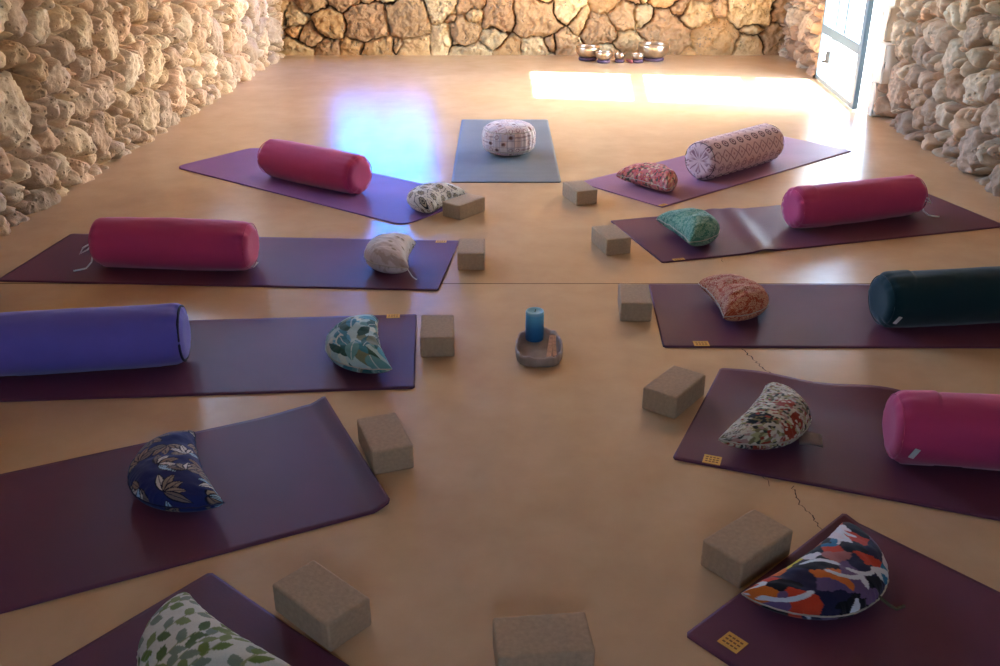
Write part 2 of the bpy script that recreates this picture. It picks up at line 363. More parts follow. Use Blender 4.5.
def window(name, M, w, h, glass):
    """casement lying in the local x-z plane, sill at z=0, moved into its wall by M"""
    b = bmesh.new(); f = .05
    for a in ((0, f, 0, h), (w - f, w, 0, h), (f, w - f, 0, f), (f, w - f, h - f, h), (w / 2 - .02, w / 2 + .02, f, h - f)):
        box_bm(b, a[0], a[1], -.025, .025, a[2], a[3], .004, 1)
    o = struct(bm_obj(name, b, M_BLUEPAINT, None, False)); o.matrix_world = M
    box('pane', f, w / 2 - .02, -.003, .003, f, h - f, glass, o)['kind'] = 'structure'
    box('pane', w / 2 + .02, w - f, -.003, .003, f, h - f, glass, o)['kind'] = 'structure'
M_TINT = m_glass('blue_tinted_glass', TINT); M_CLEAR = m_glass('window_glass')
window('window_1', Matrix.Translation((WIN[0], BY0 + .18, WIN[2])), WIN[1] - WIN[0], WIN[3] - WIN[2], M_TINT)
window('window_3', Matrix.Translation((-.45, FY0 - .18, 1.3)), 1.0, .7, M_CLEAR)
window('window_2', Matrix.Translation((LX0(5.4) - .2, WINL[0], WINL[2])) @ Matrix.Rotation(R(90 - 1.95), 4, 'Z'), WINL[1] - WINL[0], WINL[3] - WINL[2], M_CLEAR)

# ------------------------------------------------------------------ yoga mats
def yoga_mat(x, y, ang, mat, label, L=1.83, W=.61, zf=None, rad=.009, tagpos=None, group=None, nx=150, ny=44, skew=0):
    """origin at the middle of the end nearest the circle; local +x runs outward"""
    t = .005; V = []; F = []
    xs = np.unique(np.concatenate([np.linspace(0, .12, 18), np.linspace(.12, L - .12, nx), np.linspace(L - .12, L, 12)])); ys = np.linspace(-1, 1, ny); nx = len(xs)
    def hw(px):
        d = min(px, L - px); return W / 2 - ((rad - math.sqrt(max(0, rad * rad - (rad - d) ** 2))) if d < rad else 0)
    for px in xs:
        for q in ys:
            py = q * hw(px); z = t + (max(0, zf(px, py)) if zf else 0); V.append((px + skew * py, py, z))
    n = len(V)
    V += [(a, b_, c - t + .0005) for a, b_, c in V]
    for i in range(nx - 1):
        for j in range(ny - 1):
            a = i * ny + j; F.append((a, a + ny, a + ny + 1, a + 1)); F.append((n + a, n + a + 1, n + a + ny + 1, n + a + ny))
    for i in range(nx - 1):
        a = i * ny; F.append((a, n + a, n + a + ny, a + ny)); a += ny - 1; F.append((a, a + ny, n + a + ny, n + a))
    for j in range(ny - 1):
        a = j; F.append((a, a + 1, n + a + 1, n + a)); a = (nx - 1) * ny + j; F.append((a, n + a, n + a + 1, a + 1))
    o = mesh_obj('yoga_mat', V, F, mat); sm = [abs(p.normal.z) > .3 for p in o.data.polygons]; o.data.polygons.foreach_set('use_smooth', sm)
    place(o, x, y, 0, R(ang)); tag(o, label, 'yoga mat', 'yoga mats laid out in a circle')
    if tagpos:
        tx, ty, tl, tw = tagpos; b = bmesh.new()
        zz = t + (zf(tx, ty) if zf else 0)
        box_bm(b, tx - tl / 2, tx + tl / 2, ty - tw / 2, ty + tw / 2, zz, zz + .0012, 0)
        g = bm_obj('maker_label', b, M_TAG, o, False); g['label'] = 'small yellow maker label'
        b = bmesh.new(); rg = random.Random(3)
        for k in range(3):
            for m in range(4):
                u = tx - tl * .3 + m * tl * .2; w = ty - tw * .25 + k * tw * .25
                box_bm(b, u - tl * .07, u + tl * .07, w - tw * .05, w + tw * .05, zz + .0013, zz + .0016, 0)
        bm_obj('label_print', b, M_TAGINK, g, False)
    return o
GM = 'plum mats in the circle'
def z_r2(x, y):
    return .010 * math.exp(-((x - .58 - .25 * y) / .05) ** 2) + .012 * math.exp(-((x - .40 - .5 * y) / .06) ** 2) * (y > -.1) * (y + .1) * 3 
def z_r4(x, y):
    e = max(0, (y - .12) / .185); return e * e * min(1, .35 + x * 2) * (.014 + .012 * math.sin(x * 14 + .4) + .008 * math.sin(x * 5))
def z_l4(x, y):     # local y: -.305 is the far edge for this orientation
    lip = .022 * max(0, 1 - x / .05) ** 1.3
    hump = .010 * math.exp(-((x - .04) / .10) ** 2) * max(0, (-y - .0) / .305) ** 1.6
    return lip + hump
def z_r5(x, y): return .010 * max(0, 1 - x / .04) * max(0, (y) / .305)
yoga_mat(.64, 4.925, 40.6, M_MAUVE, 'pinkish mauve yoga mat at the right rear, under the patterned bolster', tagpos=(.03, -.285, .05, .025))
yoga_mat(-.29, 4.64, 143.3, M_VIOLET, 'violet yoga mat with rounded corners at the left rear, nearest the left stone wall', rad=.075)
yoga_mat(-.22, 3.866, 176.8, M_PLUM, L=1.86, label= 'plum yoga mat under the pink bolster with the white drawstring bow', tagpos=(.07, -.285, .05, .028), skew=.05)
yoga_mat(-.30, 3.02, 183.9, M_PLUM, 'plum yoga mat under the violet bolster', W=.6, tagpos=(.09, -.285, .05, .035))
yoga_mat(-.42, 2.335, 205.6, M_PLUM, 'plum yoga mat with curled-up end, under the navy leaf print cushion', W=.62, zf=z_l4)
yoga_mat(-.455, 1.603, 230.7, M_PLUM, 'dark plum yoga mat at the bottom left, under the ivory cushion with green leaves', zf=z_r5)
yoga_mat(.60, 3.33, -.3, M_PLUM, 'plum yoga mat under the dark teal bolster', W=.6, tagpos=(.125, -.275, .055, .04), skew=.05)
yoga_mat(.63, 4.175, 15.9, M_PLUM, 'wrinkled plum yoga mat under the teal lace cushion, behind the sawn floor joint', zf=z_r2, tagpos=(.085, -.29, .055, .022), skew=.0)
yoga_mat(.621, 2.573, -20.2, M_PLUM, 'plum yoga mat with a wavy far edge, under the speckled floral cushion', zf=z_r4, tagpos=(.085, -.275, .05, .045), skew=.077)
yoga_mat(.648, 1.803, -48.5, M_PLUM, 'dark plum yoga mat at the bottom right, under the multicoloured abstract cushion', W=.655, tagpos=(.085, -.27, .05, .045), zf=z_r5)
gm = yoga_mat(.035, 5.165, 90, M_GREYMAT, 'short blue-grey ribbed yoga mat under the round meditation cushion', L=1.63, W=.62, rad=.01)

# ------------------------------------------------------------------ yoga blocks
def yoga_block(x, y, rz, label):
    bm = bmesh.new(); box_bm(bm, -.1, .1, -.059, .059, 0, .076, .006, 3); o = bm_obj('yoga_block', bm, M_CORK, None, True)
    for p in o.data.polygons: p.use_smooth = p.area < .001
    place(o, x, y, .0005, R(rz)); tag(o, label, 'yoga block', 'yoga blocks at the mat ends'); return o
for a in ((-.183, 4.597, 51.3, 'grey-brown yoga block beside the black and white cushion'),
          (-.125, 3.897, 90, 'grey-brown yoga block at the end of the mat with the pale beige cushion'),
          (-.224, 3.054, 92.7, 'grey-brown yoga block touching the mat of the teal and white leaf cushion'),
          (-.331, 2.324, -69.8, 'grey-brown yoga block beside the curled mat end of the navy leaf cushion'),
          (-.396, 1.643, -42, 'grey-brown yoga block beside the ivory cushion with green leaves'),
          (.089, 1.511, 5.6, 'grey-brown yoga block cut off by the bottom edge, in the centre'),
          (.596, 1.844, 39.7, 'grey-brown yoga block beside the multicoloured abstract cushion'),
          (.553, 2.634, 52.4, 'grey-brown yoga block at the corner of the mat with the speckled floral cushion'),
          (.521, 3.357, 86.2, 'grey-brown yoga block at the end of the mat with the rust and cream cushion'),
          (.507, 4.088, -74.6, 'grey-brown yoga block at the end of the mat with the teal lace cushion'),
          (.422, 4.841, -71.2, 'grey-brown yoga block at the end of the mauve mat with the red floral cushion')):
    yoga_block(*a)

# ------------------------------------------------------------------ fabric prints
def leaf(col, X, Y, cx, cy, an, L, W, c, vein=None):
    dx = X - cx; dy = Y - cy; a = dx * math.cos(an) + dy * math.sin(an); b = -dx * math.sin(an) + dy * math.cos(an)
    t = a / L; w = W * np.sin(PI * np.clip(t, 0, 1)) ** .8 * (1.15 - .35 * t)
    m = (t > 0) & (t < 1) & (np.abs(b) < w); col[m] = c
    if vein is not None: col[m & (np.abs(b) < .0011)] = vein
def stroke(col, X, Y, pts, w, c):
    d = np.full(X.shape, 9.)
    for (x0, y0), (x1, y1) in zip(pts[:-1], pts[1:]):
        ux, uy = x1 - x0, y1 - y0; l2 = ux * ux + uy * uy + 1e-9
        t = np.clip(((X - x0) * ux + (Y - y0) * uy) / l2, 0, 1); d = np.minimum(d, np.hypot(X - x0 - t * ux, Y - y0 - t * uy))
    col[d < w] = c
def p_abstract(X, Y, rg):
    wx = X + .035 * (fbm(X * 18, Y * 18, 3) - .5) * 2; wy = Y + .035 * (fbm(X * 18 + 9, Y * 18, 4) - .5) * 2
    f1, f2, cid, ox, oy = cells(wx, wy, .048, 5)
    col = pal(cid, [S(14, 12, 20), S(200, 64, 34), S(108, 84, 122), S(34, 30, 62), S(212, 196, 62), S(222, 214, 216), S(36, 116, 152), S(178, 110, 104), S(214, 112, 36), S(20, 16, 26)], [3, 2.4, 2.2, 1.6, 1.2, 1.6, 1, 1.2, 1.2, 2])
    for k in range(26):
        cx, cy, an = rg.uniform(-.22, .22), rg.uniform(-.1, .36), rg.uniform(0, 2 * PI); pts = [(cx, cy)]; cv = rg.uniform(-.6, .6)
        for s_ in range(6): cx += .013 * math.cos(an); cy += .013 * math.sin(an); an += cv; pts.append((cx, cy))
        stroke(col, X, Y, pts, rg.uniform(.004, .0075), np.array(S(216, 222, 226)))
        if k % 3 == 0: leaf(col, X, Y, cx, cy, an + 2, .035, .009, np.array(S(216, 222, 226)))
    return col
def p_speckle(X, Y, rg):
    f1, f2, cid, ox, oy = cells(X, Y, .0085, 7); a, b, c2, _, _ = cells(X, Y, .075, 31)
    col = pal(cid, [S(214, 206, 182), S(176, 170, 120), S(60, 62, 52), S(150, 60, 40), S(205, 198, 180), S(128, 118, 80), S(176, 140, 130)], [3, 2, 1.6, 1, 2, 1.4, 1.2])
    red = (c2 > .86) & (a < .42); col[red & (cid > .35)] = S(150, 52, 26); blk = (c2 < .25) & (a < .45); col[blk & (cid < .5)] = S(24, 34, 34)
    pet = (c2 > .4) & (c2 < .55) & (a < .4) & (np.cos(np.arctan2(oy, ox) * 5) > .1); col[pet] = S(226, 222, 208)
    return col
def p_lace(base, thread, sz, seed):
    def f(X, Y, rg):
        n = fbm(X * 10, Y * 10, seed); col = mixc(np.array(base[0]), np.array(base[1]), sstep(.35, .65, n))
        f1, f2, cid, ox, oy = cells(X, Y, sz, seed, .6); r = f1
        an = np.arctan2(oy, ox); ring = np.abs(r - .33 - .07 * np.cos(an * 6)) < .07; ring2 = np.abs(r - .12) < .055
        g1, g2, _, _, _ = cells(X, Y, sz * .33, seed + 3); net = (g2 - g1) < .09
        col[ring | ring2] = thread; col[net & (r > .4)] = thread
        return col
    return f
def p_redfloral(X, Y, rg):
    f1, f2, cid, ox, oy = cells(X, Y, .022, 12); an = np.arctan2(oy, ox)
    col = np.tile(np.array(S(214, 128, 126)), (len(X), 1)); col[fbm(X * 60, Y * 60, 5) > .56] = S(96, 92, 74)
    fl = f1 < .36 + .1 * np.cos(an * 5 + cid * 9); c = pal(cid, [S(222, 92, 104), S(226, 120, 116), S(236, 206, 176), S(200, 60, 78), S(230, 170, 150)]); col[fl] = c[fl]; col[f1 < .1] = S(232, 196, 90)
    return col
def p_medallion(X, Y, rg):
    col = np.tile(np.array(S(228, 222, 208)), (len(X), 1)); f1, f2, cid, ox, oy = cells(X, Y, .07, 41, .35); an = np.arctan2(oy, ox)
    g = mixc(np.array(S(200, 186, 156)), np.array(S(52, 48, 44)), (np.sin(f1 * 60) > .2)); m = (f1 < .24); col[m] = g[m]; col[np.abs(f1 - .25) < .03] = S(24, 22, 24); col[f1 < .07] = S(30, 28, 28)
    pet = (f1 > .30) & (f1 < .36) & (np.cos(an * 8) > .5); col[pet] = S(120, 120, 120); col[((f2 - f1) < .06) & (fbm(X * 50, Y * 50, 2) > .5)] = S(110, 112, 110)
    return col
def p_pale(X, Y, rg):
    col = mixc(np.array(S(228, 216, 212)), np.array(S(216, 204, 202)), fbm(X * 14, Y * 14, 6)); f1, f2, cid, ox, oy = cells(X, Y, .06, 19)
    col = mixc(col, np.array(S(128, 112, 84)), (sstep(.22, .10, f1) * (cid > .45)) * .85); col = mixc(col, np.array(S(176, 150, 128)), sstep(.62, .7, fbm(X * 30, Y * 30, 9)) * .6)
    return col
def p_bigleaf(X, Y, rg):
    col = np.tile(np.array(S(176, 204, 200)), (len(X), 1)); cs = [S(34, 98, 96), S(58, 130, 140), S(104, 156, 150), S(206, 214, 196), S(44, 84, 66), S(92, 168, 190), S(120, 128, 96)]
    for k in range(150):
        leaf(col, X, Y, rg.uniform(-.24, .22), rg.uniform(-.12, .36), rg.uniform(-.5, .9) + (PI if k % 2 else 0), rg.uniform(.07, .12), rg.uniform(.014, .024), np.array(rg.choice(cs)), np.array(S(206, 216, 206)) if k % 2 else None)
    return col
def p_navyleaf(X, Y, rg):
    col = np.tile(np.array(S(36, 44, 100)), (len(X), 1)); cs = [S(160, 142, 122), S(122, 108, 100), S(222, 214, 202), S(170, 206, 226), S(150, 124, 104)]
    for k in range(27):
        cx, cy = -.21 + .42 * ((k * .618) % 1), -.10 + .44 * (k + rg.random()) / 27; an = rg.uniform(0, 2 * PI); c0 = cs[k % 5]
        for q in range(5):
            a = an + (q - 2) * .62; l = rg.uniform(.044, .062); leaf(col, X, Y, cx, cy, a, l + .004, .0135, np.array(S(20, 22, 44))); leaf(col, X, Y, cx + .003 * math.cos(a), cy + .003 * math.sin(a), a, l, .0095, np.array(c0 if q % 2 else rg.choice(cs)), np.array(S(48, 46, 66)))
    return col
def p_greenleaf(X, Y, rg):
    col = np.tile(np.array(S(214, 212, 196)), (len(X), 1)); cs = [S(112, 132, 62), S(92, 112, 60), S(132, 146, 84), S(126, 140, 118)]
    for b in range(13):
        x0 = -.26 + b * .047; cy = -.05; cx = x0; an = PI / 2 + rg.uniform(-.2, .2); pts = []
        for q in range(22):
            pts.append((cx, cy)); an += rg.uniform(-.10, .10) + (PI / 2 - an) * .2; s_ = 1 if q % 2 else -1
            leaf(col, X, Y, cx, cy, an + s_ * rg.uniform(.55, .8), rg.uniform(.034, .044), .0118, np.array(rg.choice(cs)))
            cx += .025 * math.cos(an); cy += .025 * math.sin(an)
        stroke(col, X, Y, pts, .0012, np.array(S(150, 156, 110)))
    return col
def p_patch(X, Y, rg):
    ix = np.floor(X / .045); iy = np.floor(Y / .04); h = _hash(ix, iy, 3)
    col = pal(h, [S(236, 220, 216), S(226, 210, 210), S(238, 226, 218), S(214, 200, 204), S(232, 208, 198)])
    fx = X / .045 - ix - .5; fy = Y / .04 - iy - .5; r = np.hypot(fx, fy); h2 = _hash(ix, iy, 8)
    m = (h2 > .45) & (np.abs(r - .26) < .06); col[m] = S(176, 140, 140); col[(h2 > .8) & (r < .2)] = S(120, 86, 76); col[(h2 < .2) & (np.abs(fy) < .12)] = S(188, 160, 158)
    col[(np.abs(fx) > .46) | (np.abs(fy) > .46)] = S(186, 166, 166)
    return col
def p_bolster(X, Y, rg):   # X along, Y round the girth
    col = X = X; col = np.tile(np.array(S(226, 198, 198)), (len(X), 1)); X = X / 1.35; Y = Y / 1.28; row = np.floor(Y / .055); px = X + (row % 2) * .026
    ix = np.floor(px / .052); fx = px / .052 - ix - .5; fy = Y / .055 - row - .5; r = np.hypot(fx * .95, fy); k = row % 3
    tri = (np.abs(fx) + np.abs(fy) * .9)
    col[(k == 0) & (np.abs(r - .27) < .055)] = S(96, 58, 76); col[(k == 0) & (r < .12)] = S(132, 82, 96)
    col[(k == 1) & (np.abs(tri - .46) < .06)] = S(158, 116, 128); col[(k == 1) & (r < .1)] = S(186, 140, 146)
    col[(k == 2) & (np.abs(tri - .40) < .05)] = S(172, 130, 136); col[(k == 2) & (np.abs(r - .17) < .045)] = S(150, 108, 120)
    return col

# ------------------------------------------------------------------ crescent cushions
def crescent(name, label, q, print_fn, seed, piping=M_CREAM, z=.006, extra=None, conc=.09, fat=1.0):
    x, y, th, L, D, H = q; rg = random.Random(seed); nu, nk = 190, 220
    tt = -np.cos(np.linspace(0, PI, nu)); tt = .5 * tt + .5 * np.linspace(-1, 1, nu); ka = np.linspace(0, 2 * PI, nk, endpoint=False)
    T, K = np.meshgrid(tt, ka, indexing='ij'); aT = np.abs(T)
    yo = D * (1 - aT ** 2.2) ** .56; yi = D * conc * (1 - T * T); w = (yo - yi) / 2; m = (yo + yi) / 2; h = H * (1 - aT ** 2.6) ** .46
    ck, sk = np.cos(K), np.sin(K)
    ex = .95                                        # slightly lens-shaped towards the seam
    cw = np.sign(ck) * np.abs(ck) ** .85; sw = np.sign(sk) * np.abs(sk) ** ex
    up = sk > 0
    # fabric puckers along the seam and soft dents on the crown
    puck = .0035 * np.abs(ck) ** 5 * (fbm(T * 34, np.sign(ck) * 3 + K * .3, seed, 2) - .5) * 2
    dent = .010 * (fbm(T * 3.2 + seed, K * 1.1, seed + 2, 3) - .5) * 2 * np.abs(sk)
    Zs = .4 * H + sw * np.where(up, .6, .4) * h + np.where(up, dent * np.minimum(1, h / H * 1.2), 0) + puck
    # underside is pressed flat by the filling
    Zs = np.where(~up, np.maximum(Zs, .004 * aT), Zs)
    Xs = T * L / 2; Ys = m + w * cw * fat + puck
    V = np.stack([Xs, Ys, np.maximum(Zs, 0)], -1).reshape(-1, 3)
    # unrolled cloth coordinates
    P = np.stack([Ys, Zs], -1); d = np.linalg.norm(np.diff(P, axis=1), axis=2); arc = np.concatenate([np.zeros((nu, 1)), np.cumsum(d, 1)], 1)
    mid = nk // 4; arc = arc - arc[:, mid:mid + 1] + .12
    C = print_fn(Xs.ravel() * 1.06 + .003 * np.sin(arc.ravel() * 30), arc.ravel(), rg); C = np.clip(C, 0, 1)
    F = []
    for i in range(nu - 1):
        for k in range(nk): F.append((i * nk + k, i * nk + (k + 1) % nk, (i + 1) * nk + (k + 1) % nk, (i + 1) * nk + k))
    F.append(tuple(range(nk))[::-1]); F.append(tuple((nu - 1) * nk + k for k in range(nk)))
    o = mesh_obj('crescent_cushion', V, F, M_PAT, colour=C); place(o, x, y, z, th); tag(o, label, 'cushion', 'crescent cushions on the mats')
    pts = [(Xs[i, 0], Ys[i, 0] + .001, Zs[i, 0]) for i in range(0, nu, 3)] + [(Xs[i, nk // 2], Ys[i, nk // 2] - .001, Zs[i, nk // 2]) for i in range(nu - 1, -1, -3)]
    tube('piping', pts, .0022, piping, o, closed=True, seg=6)
    if extra: extra(o, q)
    return o
def pull_tab(px, py, pz, mat, L=.05, W=.025, an=0, lab='fabric handle loop'):
    def f(o, q):
        b = bmesh.new(); M = Matrix.Translation((px, py, pz)) @ Matrix.Rotation(an, 4, 'Z') @ Matrix.Rotation(R(8), 4, 'Y')
        r = bmesh.ops.create_cube(b, size=1); bmesh.ops.scale(b, vec=(L, W, .005), verts=r['verts'])
        bmesh.ops.subdivide_edges(b, edges=b.edges[:], cuts=4, use_grid_fill=True)
        for v in b.verts: v.co.z += .008 * math.sin(v.co.x / L * 3) + .004 * math.cos(v.co.y / W * 3)
        bmesh.ops.transform(b, matrix=M, verts=b.verts)
        h = bm_obj('handle', b, mat, o); h['label'] = lab
    return f
GREEN_ROPE = m_simple('olive_strap', S(84, 80, 62), .8, var=.3, scale=120)
def rope_end(o, q):
    tube('cord', [(-.02, .20, .04), (-.035, .225, .02), (-.05, .235, .008), (-.075, .24, .006)], .004, GREEN_ROPE, o)
def loose_thread(o, q): tube('cord', [(-.155, .005, .05), (-.165, -.015, .02), (-.158, -.03, .004), (-.15, -.032, .003)], .0018, M_CORD, o)
crescent('', 'multicoloured abstract print crescent cushion at the bottom right', (.701, 1.804, 3.838, .405, .205, .090), p_abstract, 3, extra=rope_end)
crescent('', 'speckled cream, olive and red floral crescent cushion with a fabric handle', (.74, 2.491, 4.118, .391, .19, .104), p_speckle, 4, extra=pull_tab(.035, .215, .032, m_simple('taupe_webbing', S(112, 98, 96), .8, bscale=300), .075, .065, .35))
crescent('', 'rust and cream lace print crescent cushion', (.812, 3.344, 4.799, .335, .218, .119), p_lace((S(158, 54, 22), S(182, 76, 40)), np.array(S(216, 166, 128)), .030, 51), 5, extra=pull_tab(-.02, .222, .05, M_DKFAB, .03, .014, 0, 'dark pull tab'))
crescent('', 'teal green lace print crescent cushion', (.802, 4.165, 4.981, .355, .217, .127), p_lace((S(34, 98, 82), S(62, 130, 108)), np.array(S(148, 186, 158)), .026, 61), 6, extra=pull_tab(.0, .222, .05, M_DKFAB, .03, .014, 0, 'dark pull tab'))
crescent('', 'small red and pink floral crescent cushion on the mauve mat', (.766, 4.985, 5.436, .361, .216, .123), p_redfloral, 7)
crescent('', 'white crescent cushion with black medallion print on the violet mat', (-.258, 4.639, 1.118, .345, .225, .113), p_medallion, 8)
crescent('', 'plain pale beige crescent cushion with a loose white thread', (-.379, 3.824, 1.56, .312, .203, .136), p_pale, 9, extra=loose_thread)
crescent('', 'teal, green and white large leaf print crescent cushion', (-.405, 2.969, 1.80, .405, .20, .106), p_bigleaf, 10)
crescent('', 'navy crescent cushion with grey and white leaf sprigs', (-.803, 2.193, 2.043, .393, .205, .100), p_navyleaf, 11, piping=M_DARKP)
crescent('', 'ivory crescent cushion with green leaf print at the bottom left', (-.56, 1.557, 2.472, .36, .207, .098), p_greenleaf, 12)

# ------------------------------------------------------------------ bolsters
def bolster(label, x, y, ang, L, Rr, mat, seed, pattern=None, cord=None, white_tag=None, end_piping=None, flap=None, z=.0056):
    nu, nk = (240, 220) if pattern else (150, 96); rg = random.Random(seed)
    hl = L / 2; sh = .042
    # profile along the length: flat recessed end, rounded shoulder, barrel
    prof = [(-hl + .002, .0), (-hl + .0015, Rr * .3), (-hl, Rr * .55)]
    for k in range(9): a = k / 8 * PI / 2; prof.append((-hl + sh - sh * math.cos(a) * 1.0, Rr - sh + sh * math.sin(a)))
    s_ = np.linspace(-hl + sh, hl - sh, nu)[1:-1]; prof += [(v, Rr) for v in s_] + [(-a, b) for a, b in prof[::-1]]
    prof = np.array(prof); n = len(prof); ka = np.linspace(0, 2 * PI, nk, endpoint=False)
    Xp = np.repeat(prof[:, :1], nk, 1); Rp = np.repeat(prof[:, 1:], nk, 1); K = np.repeat(ka[None], n, 0)
    e = np.clip((np.abs(Xp) - hl + .15) / .13, 0, 1)                      # gathers near the ends
    gather = .0065 * e ** 2 * (vnoise(K * 9 / (2 * PI) * 3, np.sign(Xp) * 3 + 5, seed) - .5) * 2 * (Rp / Rr)
    soft = .004 * (fbm(Xp * 5 + 3, np.cos(K) * 2 + 4, seed, 3) - .5) * 2 * (Rp / Rr)
    bulge = .004 * np.cos(Xp / hl * PI / 2)
    Rr_ = Rp * (1 + bulge / Rr) + gather + soft
    if flap:                                                     # a folded tuck of cloth at one end
        sgn, fa = flap; q_ = hl - .065 - .05 * np.cos(K - fa); Rr_ = Rr_ + .005 * sstep(q_ - .02, q_, Xp * sgn) * np.exp(-((K - fa) / .9) ** 2) * (Rp / Rr) - .004 * np.exp(-((Xp * sgn - q_ + .012) / .006) ** 2) * np.exp(-((K - fa) / .8) ** 2)
    Y = Rr_ * np.cos(K); Z = Rr + Rr_ * np.sin(K) * .97; lo = .006 + .02 * (np.abs(Y) / Rr) ** 3; Z = np.maximum(Z, .0) - .0
    Z = np.where(Z < .012, .6 * Z + .0, Z)                        # pressed flat where it rests
    V = np.stack([Xp, Y, Z], -1).reshape(-1, 3); V[:, 2] -= V[:, 2].min()
    C = None
    if pattern:
        C = pattern(Xp.ravel(), (K * Rr).ravel(), rg); cap = (Rp < Rr - sh * .7).ravel()
        C[cap] = pattern(Y.ravel(), (Z + .03).ravel(), rg)[cap]
    F = []
    for i in range(n - 1):
        for k in range(nk): F.append((i * nk + k, (i + 1) * nk + k, (i + 1) * nk + (k + 1) % nk, i * nk + (k + 1) % nk))
    o = mesh_obj('bolster', V, F, mat, colour=C); place(o, x, y, z, ang); tag(o, label, 'bolster', 'bolsters on the mats')
    for sgn in (-1, 1):                                         # end seams
        pts = [(sgn * (hl - .012), (Rr - .009) * math.cos(a), Rr + (Rr - .009) * .97 * math.sin(a)) for a in np.linspace(0, 2 * PI, 40, endpoint=False)]
        tube('end_seam', pts, .0018 if not end_piping else .0045, end_piping or mat, o, closed=True, seg=6)
    if cord:
        sgn = cord; x0 = sgn * (hl + .004)
        b1 = [(x0 - sgn * .01, 0, Rr * 1.0), (x0 + sgn * .012, -.01, Rr * .98), (x0 + sgn * .05, -.035, Rr * .8), (x0 + sgn * .068, -.04, Rr * .55), (x0 + sgn * .035, -.03, Rr * .7), (x0 + sgn * .008, -.005, Rr * .95)]
        tube('drawstring', b1, .0036, M_CORD, o)
        tube('drawstring', [(x0 + sgn * .006, -.004, Rr * .95), (x0 + sgn * .012, -.03, Rr * .55), (x0 + sgn * .016, -.05, Rr * .25), (x0 + sgn * .03, -.075, .008), (x0 + sgn * .055, -.085, .004), (x0 + sgn * .075, -.10, .004)], .0036, M_CORD, o)
    if white_tag:
        sgn, a, dx = white_tag; rr = Rr + .004
        M = Matrix.Translation((sgn * (hl - dx), rr * math.cos(a), Rr + rr * .97 * math.sin(a))) @ Matrix.Rotation(a - PI / 2, 4, 'X') @ Matrix.Rotation(.35 * sgn, 4, 'Z')
        b = bmesh.new(); box_bm(b, -.008, .008, -.018, .018, -.001, .0015, .0005, 1, M); t = bm_obj('care_tag', b, M_WHITE, o, False); t['label'] = 'small white tag'
    return o
bolster('magenta pink bolster on the violet mat by the left wall', -1.03, 5.108, -.607, .705, .107, M_MAGENTA, 1)
bolster('magenta pink bolster with a white drawstring bow at its left end', -1.394, 3.826, -.095, .69, .108, M_MAGENTA, 2, cord=-1, white_tag=(1, -1.2, .02))
bolster('violet blue bolster with a dark end seam, cut off by the left edge', -1.416, 2.866, .15, .70, .105, M_PURPLE, 3, end_piping=M_DARKP)
bolster('pale pink bolster with rows of printed rings', 1.374, 5.423, .73, .70, .112, M_PAT, 4, pattern=p_bolster)
bolster('magenta pink bolster with a folded tuck and a short white cord, near the right wall', 1.742, 4.462, .34, .74, .100, M_MAGENTA, 5, flap=(-1, 1.2), cord=1)
bolster('dark teal bolster cut off by the right edge', 1.727, 3.253, .13, .66, .103, M_TEAL, 6, white_tag=(-1, -2.75, .03), flap=(-1, 1.1))
bolster('magenta pink bolster cut off by the right edge, beside the speckled floral cushion', 1.418, 2.264, -.12, .64, .102, M_MAGENTA, 7, flap=(-1, 1.2), white_tag=(-1, -2.9, .045))
bolster('magenta pink bolster of which only the end shows at the left edge', -1.575, 1.84, R(24), .62, .105, M_MAGENTA, 8)

# ------------------------------------------------------------------ round meditation cushion
def zafu():
    Rr, H = .166, .188; prof = []
    for k in range(60):
        t = k / 59; a = -PI / 2 + PI * t; prof.append((Rr * abs(math.cos(a)) ** .42 , H / 2 + H / 2 * math.copysign(abs(math.sin(a)) ** .8, math.sin(a)) ))
    prof = np.array(prof); nk = 240; ka = np.linspace(0, 2 * PI, nk, endpoint=False); n = len(prof)
    # resample finely
    d = np.r_[0, np.cumsum(np.hypot(*np.diff(prof, axis=0).T))]; s_ = np.linspace(0, d[-1], 150); pr = np.interp(s_, d, prof[:, 0]); pz = np.interp(s_, d, prof[:, 1]); n = 150
    K, A = np.meshgrid(ka, s_); RR = np.repeat(pr[:, None], nk, 1); Z = np.repeat(pz[:, None], nk, 1)
    side = np.exp(-((Z / H - .5) / .38) ** 4); RR = RR + .0035 * side * np.cos(K * 26) * (.5 + .5 * np.abs(Z / H - .5) * 2) + .004 * (fbm(np.cos(K) * 2 + 3, np.sin(K) * 2 + 3 + Z * 8, 4) - .5)
    Z = Z + .006 * (fbm(RR * np.cos(K) * 12 + 3, RR * np.sin(K) * 12, 9) - .5) * (Z > H / 2)
    V = np.stack([RR * np.cos(K), RR * np.sin(K), np.maximum(Z, 0)], -1).reshape(-1, 3)
    C = p_patch((K * Rr).ravel(), A.ravel(), random.Random(1)); top = (A > d[-1] * .62).ravel(); Ct = p_patch(V[:, 0] + 1, V[:, 1] + 1, random.Random(1)); C[top] = Ct[top]
    F = [(i * nk + k, i * nk + (k + 1) % nk, (i + 1) * nk + (k + 1) % nk, (i + 1) * nk + k) for i in range(n - 1) for k in range(nk)]
    o = mesh_obj('meditation_cushion', V, F, M_PAT, colour=C); place(o, .055, 5.83, .006, .3)
    tag(o, 'round pale pink patchwork meditation cushion on the blue-grey mat', 'cushion')
    for zz in (.038, .153):
        r = float(np.interp(zz, pz[:149], pr[:149])) + .003; tube('piping', [(r * math.cos(a), r * math.sin(a), zz) for a in np.linspace(0, 2 * PI, 60, endpoint=False)], .0025, M_CREAM, o, True, 6)
zafu()

